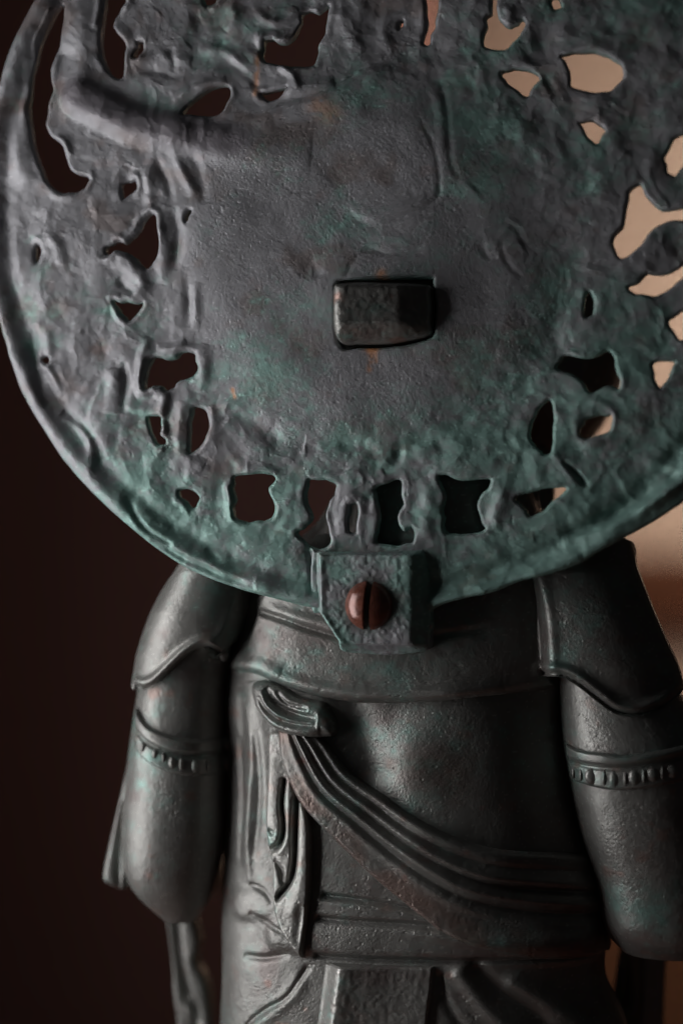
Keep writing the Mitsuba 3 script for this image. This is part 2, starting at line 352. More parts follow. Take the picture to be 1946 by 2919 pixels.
low = [(0,912),(25,1008),(57,1104),(90,1168),(121,1221),(180,1312),(242,1383),(306,1446),(383,1512),(446,1564),(523,1615),(600,1650),(689,1681),(765,1701),(848,1723),(905,1737),(945,1760),
       (985,1800),(1215,1800),(1227,1745),(1265,1722),(1328,1704),(1405,1688),(1482,1656),(1552,1640),(1647,1608),(1711,1570),(1781,1532),(1852,1493),(1915,1452),(1946,1430)]
lp, rp = XZ(left)[0], XZ(low)[-1]
a0, a1 = math.atan2(rp[1] - HC[1], rp[0] - HC[0]), math.atan2(lp[1] - HC[1], lp[0] - HC[0])
rr = np.interp(np.linspace(0, 1, 60), [0, 0.15, 0.9, 1], [np.hypot(*(rp - HC)), HR, HR, np.hypot(*(lp - HC))])
ang = np.linspace(a0, a1, 60)
arc = HC + rr[:, None] * np.c_[np.cos(ang), np.sin(ang)]
al, bl = XZ(left)[-1], XZ(low)[0]
ab = [math.atan2(*(p - HC)[::-1]) % (2 * math.pi) for p in (al, bl)]
lr = np.linspace(ab[0], ab[1], 14)[1:-1]
lefta = HC + np.interp(np.linspace(0, 1, 12), [0, .5, 1], [np.hypot(*(al - HC)), HR + 6, np.hypot(*(bl - HC))])[:, None] * np.c_[np.cos(lr), np.sin(lr)]
outline = np.vstack([arc[1:-1], XZ(left), lefta, XZ(low)])
rng = np.random.default_rng(5)
def ragged(p, amp=1.6, n=5):
    q = spline(p, n)
    k = gaussian_filter(rng.normal(size=q.shape), (1.6, 0), mode='wrap') * amp * 2.2
    return q + k
outline = spline(outline, 6)
holes = [ragged(h) for h in HOLES]
# openings of the part above the frame, a loose repeat of the lower ones turned round the disc
for k, ang_ in ((1, 180), (4, 200), (9, 178), (13, 190), (21, 172), (33, 120), (32, 75), (17, 165), (3, 140)):
    h = HOLES[k] - HC
    t = math.radians(ang_)
    q = np.c_[h[:, 0] * math.cos(t) - h[:, 1] * math.sin(t), h[:, 0] * math.sin(t) + h[:, 1] * math.cos(t)] + HC
    if q[:, 1].min() > 1560 and np.hypot(*(q - HC).T).max() < HR - 60:
        holes.append(ragged(q))
poly = Polygon(outline)
frame_holes = shapely.union_all([Polygon(h).buffer(0) for h in holes])
halo_poly = poly.difference(frame_holes).difference(Polygon(spline(SLOT, 3)).buffer(5))
if halo_poly.geom_type != 'Polygon':
    halo_poly = max(halo_poly.geoms, key=lambda g: g.area)

hs = []                                     # sculpted strokes of the cast back
def st(p, w, h, kind='r', f=V):
    h = h * (0.34 if p[0][0] > 780 and p[0][1] < 1000 else 0.82)   # the right and middle were cast smoother
    hs.append((spline(f(p), 4, False), w, h, kind))
st([(185,226),(235,250),(310,284),(390,302),(460,318),(560,340),(650,350)], 52, 46, 'h')
st([(185,232),(235,258),(310,292),(400,310)], 34, 14)
st([(380,300),(480,322),(580,342),(720,350)], 64, 16, 't')
st([(192,-40),(190,40),(186,110),(190,170)], 42, 26)
st([(120,20),(62,120),(38,230),(40,340),(60,410)], 30, 16)
st([(30,-40),(8,100),(0,250),(10,430)], 26, 10)
st([(385,470),(372,520),(378,580),(372,650)], 22, 20, 't')
st([(352,480),(362,530),(365,590)], 12, 14, 't')
st([(400,480),(412,540),(400,620)], 16, -14, 't')
st([(250,585),(290,605),(330,650),(300,690)], 20, 16, 't')
st([(270,640),(290,660),(310,675)], 12, -14, 't')
st([(395,330),(420,390),(450,450)], 16, 16, 't'); st([(350,350),(385,420),(400,470)], 14, -14, 't'); st([(430,330),(460,400),(475,470)], 16, -9, 't')
st([(300,380),(290,410),(300,440)], 18, -16, 't'); st([(330,380),(345,440),(340,500)], 16, 14, 't')
st([(430,640),(435,700),(432,750)], 14, -9, 't'); st([(450,650),(452,700),(450,760)], 14, 9, 't')
st([(340,775),(325,830),(322,890)], 14, 16, 't'); st([(360,800),(400,800),(430,785)], 12, 12, 't'); st([(465,790),(470,850),(455,900)], 18, 14, 't')
st([(310,905),(345,895),(380,910),(372,960)], 18, 20, 't'); st([(400,900),(388,950),(390,1010)], 14, -14, 't'); st([(420,920),(412,970),(410,1040)], 12, 14, 't')
st([(480,930),(490,990),(470,1050)], 18, 14, 't')
st([(262,845),(262,890),(255,950)], 24, 18, 't'); st([(285,830),(288,880),(280,950)], 12, -16, 't')
st([(75,745),(72,800),(85,860),(105,920),(150,960)], 14, -17, 't'); st([(110,930),(160,965),(205,1005),(212,1060),(208,1085)], 16, 20, 't'); st([(140,945),(190,980),(222,1020),(230,1075)], 14, -20, 't')
st([(90,800),(100,830),(125,870),(140,910)], 14, 14, 't')
st([(80,730),(105,760),(118,820)], 18, 12, 't'); st([(40,560),(80,570),(100,620)], 20, -13, 't'); st([(100,540),(130,560),(140,610)], 18, 13, 't')
st([(290,1140),(315,1185),(345,1220),(400,1255)], 9, -20, 't'); st([(310,1140),(340,1180),(390,1215)], 14, 12, 't')
st([(400,1215),(440,1195),(475,1160)], 14, 10, 't')
st([(350,1240),(430,1285),(520,1325),(590,1350)], 11, -17, 't'); st([(470,1260),(520,1300),(590,1330)], 13, -13, 't'); st([(500,1290),(560,1320),(640,1335)], 14, 8, 't')
st([(600,1310),(650,1300),(690,1320)], 22, 10, 't')
st([(420,1130),(435,1090),(480,1070)], 14, 10, 't'); st([(330,1060),(400,1045),(470,1070)], 20, 14, 't')
# lower border of the smooth middle
for p, w, h in (([(520,940),(580,965),(640,1010),(700,1022)], 26, -20), ([(700,1025),(770,1015),(830,1025),(880,1060)], 22, -14), ([(890,1060),(920,1030),(990,1010),(1050,1050)], 22, -12), ([(500,920),(560,945),(620,985)], 24, 10)):
    st(p, w, h, 't')
st([(560,1085),(600,1075),(640,1085)], 12, 9, 't'); st([(520,1110),(530,1150),(535,1200)], 12, 12, 't')
st([(655,1090),(660,1150),(650,1220)], 24, 14, 't'); st([(800,1080),(805,1140),(790,1230)], 26, 12, 't'); st([(965,1100),(985,1150),(975,1240)], 24, 14, 't'); st([(1130,1100),(1150,1150),(1135,1220)], 24, 16, 't')
st([(880,1085),(910,1065),(915,1030)], 14, -13, 't'); st([(705,1250),(715,1300),(718,1370)], 9, -20, 't'); st([(775,1110),(762,1170),(770,1230)], 12, -11, 't'); st([(855,1120),(845,1180)], 12, -9, 't')
# right part
st([(1290,1058),(1320,1085),(1350,1118)], 8, -22, 't'); st([(1270,1040),(1300,1080),(1325,1120)], 12, 10, 't')
st([(1225,1235),(1330,1215),(1430,1170),(1520,1110),(1590,1060)], 15, -22, 't'); st([(1290,1245),(1390,1215),(1480,1165),(1590,1095)], 14, 16, 't')
st([(1325,930),(1350,920),(1400,935),(1410,970),(1395,1005),(1345,1015),(1325,985),(1325,930)], 12, 15, 't'); st([(1275,930),(1290,990),(1285,1040)], 16, 12, 't'); st([(1200,960),(1185,1010),(1200,1040)], 14, 12, 't')
st([(1290,790),(1340,815),(1400,790)], 16, 12, 't'); st([(1420,830),(1430,880),(1410,910)], 14, 12, 't')
st([(1215,770),(1260,800),(1275,850)], 24, 12, 't'); st([(1340,650),(1370,670),(1385,730)], 16, 10, 't'); st([(1325,670),(1310,720),(1335,760)], 20, -8, 't')
st([(975,105),(1005,170),(1030,260),(1040,380),(1090,430),(1140,490)], 10, -9, 't'); st([(955,110),(985,180),(1012,260),(1022,360)], 14, 8, 't'); st([(1050,390),(1090,440),(1135,480)], 12, 10, 't')
st([(970,280),(1000,340),(1012,420),(1000,465),(930,500),(870,520)], 8, -14, 't'); st([(985,455),(930,480),(850,500),(800,470)], 16, 14, 't'); st([(800,490),(850,520),(880,525)], 12, -12, 't')
st([(795,650),(815,605),(850,575),(900,585),(980,570)], 8, -11, 't'); st([(740,640),(720,610),(700,640)], 20, -8, 't')
st([(850,560),(900,545),(960,570)], 16, 7, 't')
for p, w, h in (([(1105,530),(1140,560),(1170,520)], 12, 11), ([(1140,590),(1190,560),(1225,600)], 12, 12), ([(1180,510),(1200,550),(1220,600)], 10, -13), ([(1165,500),(1195,520)], 8, 12), ([(1100,560),(1130,600)], 10, -10), ([(1150,545),(1165,600),(1200,640)], 8, -10)):
    st(p, w, h, 't')
st([(1280,125),(1340,105),(1410,125),(1440,160)], 18, 18, 't'); st([(1260,165),(1285,200),(1300,240)], 12, 16, 't'); st([(1225,160),(1250,200),(1265,235)], 10, 14, 't'); st([(1240,160),(1270,210)], 10, -12, 't')
st([(1150,155),(1190,140),(1235,160)], 14, 15, 't'); st([(1330,280),(1370,262),(1400,290)], 12, 14, 't'); st([(1300,230),(1320,270),(1310,320)], 16, -12, 't')
st([(1230,330),(1250,380),(1240,440)], 18, 9, 't'); st([(1190,270),(1205,310),(1200,360)], 16, 9, 't'); st([(1150,280),(1170,330)], 16, -8, 't')
st([(1400,560),(1440,630),(1500,580),(1568,550),(1640,540)], 34, 16, 't'); st([(1568,330),(1500,370),(1470,430),(1520,490),(1600,480)], 26, 14, 't'); st([(1440,600),(1490,640),(1560,610)], 16, -10, 't')
st([(1180,-20),(1170,40),(1195,75)], 16, 20, 't'); st([(1040,-40),(1035,40),(1030,110)], 34, 16, 't'); st([(1100,-40),(1080,40),(1100,110)], 30, 10, 't')
st([(960,-30),(975,30),(960,90)], 20, 14, 't'); st([(1250,40),(1290,60),(1300,110)], 24, 14, 't'); st([(1400,60),(1480,100),(1568,110)], 22, -12, 't'); st([(1400,20),(1480,60),(1568,70)], 30, 14, 't')
# upper left leaves
st([(590,72),(615,92),(655,92),(690,70),(705,40),(740,15)], 13, 20, 't'); st([(560,90),(620,125),(680,130)], 16, -12, 't'); st([(640,150),(672,170),(690,205)], 12, 18, 't'); st([(660,200),(700,205),(770,190)], 18, 12, 't')
st([(455,110),(520,120),(555,150),(580,190)], 16, 20, 't'); st([(500,160),(540,150),(575,180),(600,215)], 12, -13, 't'); st([(400,230),(450,200),(520,180)], 14, 14, 't')
st([(300,140),(370,130),(440,140)], 15, 14, 't'); st([(390,110),(400,140),(395,165)], 10, -15, 't'); st([(265,60),(300,90),(340,95)], 18, 14, 't'); st([(360,20),(330,60),(350,110)], 26, 14, 't'); st([(450,20),(460,70),(430,100)], 20, -12, 't'); st([(300,170),(350,160),(420,180)], 12, -11, 't')
st([(580,20),(620,50),(660,45),(680,15)], 14, 12, 't'); st([(520,70),(540,40),(530,0)], 18, 12, 't'); st([(780,20),(800,70),(835,120)], 22, 13, 't'); st([(890,20),(880,70),(900,110)], 16, 11, 't')
st([(540,270),(580,260),(620,235),(700,225),(780,190),(850,150),(960,120)], 14, -10, 't'); st([(540,300),(600,280),(700,245),(800,205),(900,160)], 26, 10, 't')

cen = XZ([(1010, 720)])[0]
HD = {}
def halo_front(x, z, d):
    r0 = np.hypot(x - HC[0], z - HC[1])
    rc = np.hypot((x - cen[0]) / 1.0, (z - cen[1]) / 0.92)
    orn = ss(430, 640, rc)                                   # 1 in the pierced ornament round the smooth middle
    H = 26 * ss(640, 380, rc)
    H += 0.72 * field(x, z, hs[:7]) + 0.72 * field(x, z, hs[7:]) * (0.35 + 1.3 * meshkit.fbm(np.stack([x / 55, z / 55, 0 * x], -1), 2, 77))
    rim = HR - r0
    H += 16 * np.exp(-((rim - 26) / 26) ** 2) - 9 * np.exp(-((rim - 78) / 22) ** 2)
    wx, wz = x + 70 * nz(x, z, 120, 2, 3), z + 70 * nz(x, z, 120, 2, 4)
    rid = 1 - np.abs(2 * (meshkit.fbm(np.stack([wx / 85, wz / 85, 0 * x], -1), 3, 7) - 0.5)) * 2.2
    H += orn * (3.5 * rid + 20 * nz(wx, wz, 120, 2, 9))
    H += (1 - orn) * (20 * nz(x, z, 210, 3, 12)) + 1.6 * nz(x, z, 32, 2, 15) * (0.4 + 1.6 * orn)
    H += 0.9 * nz(x, z, 10, 2, 19)
    dh = np.where(rim < 60, 99, d)
    H += 7 * np.exp(-((dh - 14) / 10) ** 2) * orn * ss(500, -700, x) * ss(0.4, 0.75, meshkit.noise(np.stack([x / 60, z / 60, 0 * x], -1), 78))            # thickened lips round the openings
    q = 1 - np.clip(d / 11, 0, 1)
    H -= 10 * (1 - np.sqrt(np.clip(1 - q * q, 0, 1)))
    HD['h'] = H
    return -H
xs = np.r_[np.arange(-1130, -900, 3.6), np.arange(-900, 1060, 3.3), np.arange(1060, 1330, 9.0)]
zs = np.r_[np.arange(-400, 1500, 3.3), np.arange(1500, 2130, 9.0)]
vf = relief(halo_poly, 3.3, halo_front, lambda x, z, y: np.full(x.shape, 30.0) + 4 * nz(x, z, 160, 2, 2), (xs, zs))
v = vf[0]
H = HD['h']
tree = cKDTree(np.c_[v[:len(H), 0], v[:len(H), 2]][::7])
nb = tree.query(np.c_[v[:, 0], v[:, 2]], k=24)[1]
Hs = H[::7][nb].mean(1)
rec = np.clip((Hs + v[:, 1]) / 16, -1, 1)                    # verdigris sits in the hollows, bare bronze on the ridges
lowb = ss(350, -250, v[:, 2]) * 0.30 + 0.14 * ss(-100, 700, v[:, 0]) - 0.16 * ss(-350, -850, v[:, 0]) * ss(-200, 200, v[:, 2]) - 0.06 - 0.09 * ss(250, 800, v[:, 2])
col = tint(v, 0.47, 1.0, 3, 0.26 * rec + lowb, 200, 0.12)
# rusty runs at the peg and down from the upper opening
for p, w, s in (([(864,799),(852,803)], 13, 0.95), ([(858,800),(857,822),(852,850)], 8, 0.5), ([(866,806),(868,832)], 5, 0.45), ([(880,632),(882,645)], 14, 0.7), ([(592,130),(588,180),(586,215)], 8, 0.55), ([(535,895),(540,912)], 6, 0.7), ([(735,245),(765,265)], 30, 0.35)):
    d_, _, _ = seg(v[:, 0], v[:, 2], V(p))
    k = (np.exp(-(d_ / w) ** 2) * s * ss(0.15, 0.5, meshkit.fbm(v / 18.0, 2, 91)))[:, None]
    col = col * (1 - k) + np.array([0.50, 0.22, 0.09]) * k
d_, _, _ = seg(v[:, 0], v[:, 2], V([(180,215),(235,240),(310,275),(420,305),(540,325)]))
k = (np.exp(-(d_ / 52) ** 4) * 0.85)[:, None]
col = col * (1 - k) + GREY * np.array([0.86, 0.78, 0.82]) * k      # the thick limb is rubbed down to brown metal
put('halo__disc', vf, 'patina', col)
labels['halo'] = {'label': 'pierced verdigris bronze halo disc screwed to the back of the statue', 'category': 'halo'}

# mounting block of the halo
bo = lambda p, Y=0: XZ(p, Y, 3.484, (850, 1550))
blk_o = Polygon(spline(bo([(135,95),(230,80),(700,78),(1160,62),(1250,75),(1300,300),(1310,700),(1305,1000),(1270,1060),(1130,1085),(900,1105),(620,1090),(430,1062),(405,950),(300,800),(225,690),(130,640)]), 3))
Lx = bo([(228,360),(1145,360)])[:, 0]
zb, zt = bo([(700,1000),(700,90)])[:, 1]
def block_front(x, z, d):
    lft = np.interp(z, bo([(0,960),(0,680),(0,90)])[:, 1], bo([(425,960),(238,680),(225,90)])[:, 0])
    u = ss(lft - 10, lft + 8, x) * ss(Lx[1] + 50, Lx[1] - 8, x) * ss(zb - 22, zb + 7, z) * ss(zt + 10, zt - 6, z)
    H = 7 + 40 * u + 4 * nz(x, z, 60, 3, 5) + 4.5 * nz(x, z, 12, 2, 6)
    H += 4 * np.exp(-((x - lft - 12) / 10) ** 2) * u + 3 * np.exp(-((z - zt + 8) / 8) ** 2) * u
    q = 1 - np.clip(d / 9, 0, 1)
    return -(H - 9 * (1 - np.sqrt(np.clip(1 - q * q, 0, 1))))
vf = relief(blk_o, 3.0, block_front, lambda x, z, y: np.full(x.shape, 62.0))
bcol = tint(vf[0], 0.60, 1.0, 8, 0.0, 120, 0.1)
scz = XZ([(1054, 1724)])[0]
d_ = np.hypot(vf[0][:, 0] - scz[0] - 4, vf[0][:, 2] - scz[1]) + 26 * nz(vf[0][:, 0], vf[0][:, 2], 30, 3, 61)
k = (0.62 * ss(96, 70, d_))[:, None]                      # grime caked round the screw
put('halo__mount_block', vf, 'patina', bcol * (1 - k) + np.array([0.035, 0.028, 0.022]) * k, label='raised rectangular block at the foot of the halo, holding the screw')
# screw: domed slotted head
sc = XZ([(1054, 1724)])[0]
dome = m3.Manifold.sphere(86, 120).translate([0, 20, 0]) ^ m3.Manifold.cube([200, 90, 200]).translate([-100, -90, -100])
dome = (dome + m3.Manifold.cylinder(16, 83, 83, 120).rotate([-90, 0, 0]).translate([0, -1, 0])).scale([0.815, 0.62, 0.83])
slot = m3.Manifold.cube([20, 96, 260]).translate([-10, -90, -130]).rotate([0, 4, 0])
dome = (dome - slot).refine_to_length(6)
m = dome.to_mesh()
put('halo__screw', (m.vert_properties[:, :3] + [sc[0] + 6, -47, sc[1]], m.tri_verts.astype(int)), 'copper_screw', smooth=35, label='reddish brown slotted screw with a domed head')

# ------------------------------------------------------------------ statue
labels['statue'] = {'label': 'dark bronze robed figure seen from behind with the halo disc fixed to its back', 'category': 'statue'}
YT = 330.0
rows = np.array([(1090,800,1210),(1225,720,1270),(1300,560,1320),(1400,545,1330),(1600,515,1310),(1800,525,1335),(2000,518,1392),(2120,516,1392),(2200,518,1385),(2280,516,1435),(2352,512,1450),(2500,500,1470),(3000,470,1510),(3500,460,1530)], float)
tl, tr = P(np.c_[rows[:, 1], rows[:, 0]], YT, VS), P(np.c_[rows[:, 2], rows[:, 0]], YT, VS)
TZ, TC, TW = tl[:, 2], (tl[:, 0] + tr[:, 0]) / 2, (tr[:, 0] - tl[:, 0]) / 2
TD = np.array([250, 250, 238, 240, 248, 262, 268, 275, 285, 295, 300, 310, 330, 340.0])
YB = 80.0
ts, tbig = [], []                            # tbig: forms broad enough to carry the cloth that lies over them
def tt(p, w, h, kind='r'):
    ts.append((spline(V(p, YB), 4, False), w, h, kind))
    if kind == 'f': tbig.append(ts[-1])
tt([(1050,1740),(1055,1830),(1080,1920)], 190, 40, 'f')                     # right half of the back, stands proud of the furrow
tt([(548,1620),(562,1760),(552,1930),(560,2040)], 15, 12, 't'); tt([(575,1680),(586,1820),(572,1980)], 13, -10, 't'); tt([(530,1700),(540,1850),(532,2000)], 12, -9, 't')
tt([(800,1610),(830,1700),(850,1760)], 60, -22)
tt([(560,1570),(575,1650),(590,1760),(585,1900)], 34, 10, 't'); tt([(530,1580),(548,1680),(560,1800)], 22, -8, 't')
# belt
tt([(540,2090),(620,2085),(760,2090),(930,2105),(1100,2140),(1340,2170)], 42, 12, 'f'); tt([(640,2150),(760,2158),(1000,2165),(1200,2180),(1360,2190)], 46, 18, 'f')
tt([(745,2058),(830,2066),(930,2082),(1060,2110)], 8, -17); tt([(735,2108),(830,2114),(980,2124),(1120,2150)], 9, -14); tt([(730,2193),(850,2200),(1010,2204),(1200,2208),(1350,2214)], 8, -15)
tt([(560,2040),(600,2055),(625,2080)], 8, -10, 't'); tt([(560,2105),(605,2125),(665,2150)], 8, -11, 't'); tt([(545,2208),(600,2208),(665,2192)], 9, -13, 't')
# skirt folds
tt([(705,2225),(660,2290),(600,2330),(550,2380),(520,2480)], 9, -10); tt([(690,2260),(630,2325),(570,2370)], 22, 8)
tt([(1095,2225),(1150,2280),(1230,2340),(1290,2420)], 22, -18); tt([(1060,2235),(1110,2300),(1180,2370)], 26, 16); tt([(1180,2260),(1260,2310),(1350,2380)], 26, 12)
tt([(1010,2240),(1030,2300),(1080,2380)], 14, -10)
tt([(900,2500),(890,2900),(880,3500)], 30, 10); tt([(650,2450),(630,2900),(620,3500)], 34, -20); tt([(1200,2450),(1240,2900),(1260,3500)], 34, -20)
def torso_disp(X, Z):
    return field(X, Z, ts) + 8 * nz(X, Z, 150, 3, 41) + 1.2 * nz(X, Z, 40, 2, 42) + 0.7 * nz(X, Z, 10, 2, 43)
def torso_y(X, Z, disp=True):
    xc, w, d = (np.interp(Z, TZ[::-1], a[::-1]) for a in (TC, TW, TD))
    u = np.clip(np.abs((X - xc) / w), 0, 0.999)
    y = YT - d * (1 - u ** 2.25) ** (1 / 2.25)
    return y - torso_disp(X, Z) if disp else y
torso = loft(TZ, TC, TW, np.full(len(TZ), YT), TD, 2.25, 520, 4.0, torso_disp)
def limb(rows, Y, dep, n=2.1, nt=300, seed=1, dz=4.0):
    r = np.array(rows, float)
    l, q = P(np.c_[r[:, 1], r[:, 0]], Y, VS), P(np.c_[r[:, 2], r[:, 0]], Y, VS)
    z, c, w = l[:, 2], (l[:, 0] + q[:, 0]) / 2, (q[:, 0] - l[:, 0]) / 2
    dd = w * dep
    def surf(X, Z):
        cc, ww, d_ = (np.interp(Z, z[::-1], a[::-1]) for a in (c, w, dd))
        u = np.clip(np.abs((X - cc) / ww), 0, 0.999)
        return Y - d_ * (1 - u ** n) ** (1 / n)
    mesh = loft(z, c, w, np.full(len(z), Y), dd, n, nt, dz, lambda X, Z: 6 * nz(X, Z, 120, 3, seed) + 1.2 * nz(X, Z, 30, 3, seed + 1) + 0.8 * nz(X, Z, 10, 2, seed + 2))
    return mesh, surf
YL, YR = 255.0, 275.0
arm_l, surf_l = limb([(1340,430,560),(1450,345,545),(1560,326,520),(1650,312,518),(1750,300,522),(1850,289,522),(1930,285,515),(1990,288,500),(2030,302,490),(2065,330,480),(2090,352,470),(2105,375,455),(2112,395,440)], YL, 1.05, seed=61)
arm_r, surf_r = limb([(1340,1270,1400),(1450,1262,1470),(1560,1282,1545),(1640,1286,1600),(1700,1290,1640),(1800,1308,1650),(1900,1328,1665),(2000,1362,1680),(2080,1378,1690),(2130,1386,1690),(2155,1396,1680),(2170,1412,1660),(2180,1450,1620)], YR, 1.0, seed=71)
el = P([(400, 2030), (1530, 2060)], 450, VS)
fore_l = chain([el[0], el[0] + [60, 700, -60], el[0] + [150, 1000, 150]], [85, 70, 55])
fore_r = chain([el[1], el[1] + [-60, 700, -60], el[1] + [-150, 1000, 150]], [110, 85, 60])
hc = P([(1250, 985)], 640)[0]
def ellipsoid(c, r, n=5):
    s = trimesh.creation.icosphere(n)
    return np.asarray(s.vertices) * r + c, np.asarray(s.faces)
head = ellipsoid(hc, np.array([590, 545, 520.0]))
neck = chain([hc + [-10, -60, -350], hc + [-30, -180, -900]], [260, 300], 30)
knot = ellipsoid(hc + [0, 0, 560], np.array([230, 230, 260.0]), 4)
hair = ellipsoid(P([(1440, 1385)], 420)[0], np.array([150, 130, 230.0]), 4)
body = join(hair, fix(*torso), fix(*arm_l), fix(*arm_r), fix(*fore_l), fix(*fore_r), head, neck, knot)
bc = tint(body[0], 0.26, 0.80, 21, 0.0, 220, 0.35)
st_ = V([(1015, 1765)], YB)[0]                             # dark brown stain right of the middle of the back
d_ = np.hypot(body[0][:, 0] - st_[0], (body[0][:, 2] - st_[1]) * 1.1) + 120 * nz(body[0][:, 0], body[0][:, 2], 90, 3, 63)
k = (0.6 * ss(150, 50, d_) * (body[0][:, 1] < 300))[:, None]
put('statue__body', body, 'bronze', bc * (1 - k) + np.array([0.060, 0.036, 0.030]) * k)

# squared peg that comes through the slot of the halo
pk = lambda p, Y=0: XZ(p, Y, 3.136, (850, 700))
po = Polygon(spline(pk([(385,395),(430,378),(620,362),(830,368),(1185,372),(1205,440),(1215,560),(1205,700),(1190,800),(1010,852),(860,880),(720,888),(560,888),(450,895),(405,860),(385,800),(378,700),(378,560)]), 3))
fx0, fx1 = pk([(470,560),(930,560)])[:, 0]
fz1, fz0 = pk([(600,440),(600,705)])[:, 1]
def peg_front(x, z, d):
    a = np.maximum(fx0 - x, 0) / 26 * 22 + np.maximum(x - fx1, 0) / 80 * 46
    b = np.maximum(fz0 - z, 0) / 55 * 50 + np.maximum(z - fz1, 0) / 24 * 18
    h = 132 - np.sqrt(a * a + b * b + 120) - 0.09 * (x - fx0) + 4 * nz(x, z, 34, 3, 3) + 3 * nz(x, z, 11, 2, 4)
    q = 1 - np.clip(d / 12, 0, 1)
    return -(h - 14 * (1 - np.sqrt(np.clip(1 - q * q, 0, 1))))
vf = relief(po, 2.6, peg_front, lambda x, z, y: np.full(x.shape, 330.0))
put('statue__peg', vf, 'iron', tint(vf[0], 0.2, 0.8, 31, 0.0, 90, 0.6), label='dark blunt square peg poking through the slot of the halo')

# collar cloth across the upper back
co = Polygon(np.vstack([spline(V([(800,1105),(725,1210),(645,1310),(590,1370),(572,1425),(548,1480),(520,1513),(498,1540),(512,1556),(545,1552),(578,1557),(620,1573),(700,1597),(780,1612),(850,1617),(960,1614),(1100,1604),(1180,1598),(1258,1590),(1248,1560),(1246,1500),(1244,1440),(1232,1380),(1220,1330),(1210,1232),(1180,1105)], 55), 4)]))
cs = [(spline(V([(578,1408),(640,1425),(700,1445),(790,1470)], 50), 4, False), 9, -16, 'r'), (spline(V([(900,1480),(1000,1460),(1120,1445)], 50), 4, False), 12, -7, 't'),
      (spline(V([(590,1395),(680,1418),(790,1445)], 50), 4, False), 14, 7, 't'), (spline(V([(540,1530),(600,1548),(700,1575),(820,1595),(960,1594),(1150,1580)], 50), 4, False), 22, 15, 't'),
      (spline(V([(520,1530),(575,1525),(640,1545)], 50), 4, False), 20, 8, 't')]
low_line = V([(498,1545),(545,1552),(578,1557),(620,1573),(700,1597),(780,1612),(850,1617),(960,1614),(1100,1604),(1180,1598),(1258,1590)], 55)
def collar_front(x, z, d):
    dl, _, _ = seg(x, z, low_line)
    H = 33 + field(x, z, cs) + 5 * nz(x, z, 80, 3, 81) + 0.8 * nz(x, z, 10, 2, 82) + 0.8 * nz(x, z, 30, 2, 83)
    q = 1 - np.clip(dl / 34, 0, 1)
    H -= 30 * (1 - np.sqrt(np.clip(1 - q * q, 0, 1)))
    q = 1 - np.clip(d / 8, 0, 1)
    H -= 8 * (1 - np.sqrt(np.clip(1 - q * q, 0, 1)))
    xc, w, dd = (np.interp(z, TZ[::-1], a[::-1]) for a in (TC, TW, TD))
    return np.maximum(torso_y(x, z, False) - field(x, z, ts[:1]) - H, 36)
vf = relief(co, 4.0, collar_front, lambda x, z, y: y + 70)
put('statue__collar', vf, 'bronze', tint(vf[0], 0.38, 0.85, 25, 0.0, 160, 0.15))

# shoulder drapes
def drape(key, outline, rows, Y, dep, hem, edge, seed, chamfer, bsdf, green):
    r = np.array(rows, float)
    l, q = P(np.c_[r[:, 1], r[:, 0]], Y, VS), P(np.c_[r[:, 2], r[:, 0]], Y, VS)
    z0, c, w = l[:, 2], (l[:, 0] + q[:, 0]) / 2, (q[:, 0] - l[:, 0]) / 2
    dl_ = V(hem, Y - 120)
    ed_ = V(edge, Y - 120)
    def front(x, z, d):
        cc, ww, dd = (np.interp(z, z0[::-1], a[::-1]) for a in (c, w, np.array(dep)))
        u = np.clip(np.abs((x - cc) / ww), 0, 0.9995)
        y = Y - dd * (1 - u ** 2.2) ** (1 / 2.2)
        a, _, _ = seg(x, z, spline(dl_, 4, False))
        b, _, _ = seg(x, z, spline(ed_, 4, False))
        H = 6 * nz(x, z, 130, 3, seed) + 0.8 * nz(x, z, 26, 3, seed + 1) + 0.5 * nz(x, z, 10, 2, seed + 2)
        H += 18 * np.exp(-((a - 20) / 14) ** 2)
        k = 1 - np.clip(a / 16, 0, 1)
        H -= 18 * (1 - np.sqrt(np.clip(1 - k * k, 0, 1)))
        H -= chamfer * (1 - ss(0, 34, b)) - 8 * np.exp(-((b - 42) / 18) ** 2)
        return y - H
    vf = relief(Polygon(spline(V(outline, Y - 60), 4)).buffer(0), 4.0, front, lambda x, z, y: y + np.minimum(70, np.maximum(Y + 30 - y, 12)))
    put(key, vf, bsdf, tint(vf[0], green, 0.78, seed, 0.0, 200, 0.2))
drape('statue__shoulder_drape', [(470,1235),(415,1310),(385,1350),(360,1400),(340,1450),(326,1500),(317,1555),(322,1575),(345,1577),(375,1567),(410,1538),(445,1505),(475,1484),(495,1482),(508,1493),(505,1515),(520,1500),(546,1468),(563,1427),(575,1370),(583,1300),(588,1235)],
      [(1230,420,640),(1310,400,600),(1400,352,592),(1500,318,585),(1600,308,580)], YL, [120, 165, 190, 196, 190],
      [(322,1577),(345,1579),(375,1569),(410,1540),(445,1507),(475,1486),(495,1484),(508,1497)], [(508,1515),(520,1502),(546,1469),(564,1427),(577,1370),(586,1290)], 101, 10, 'bronze_smooth', 0.30)
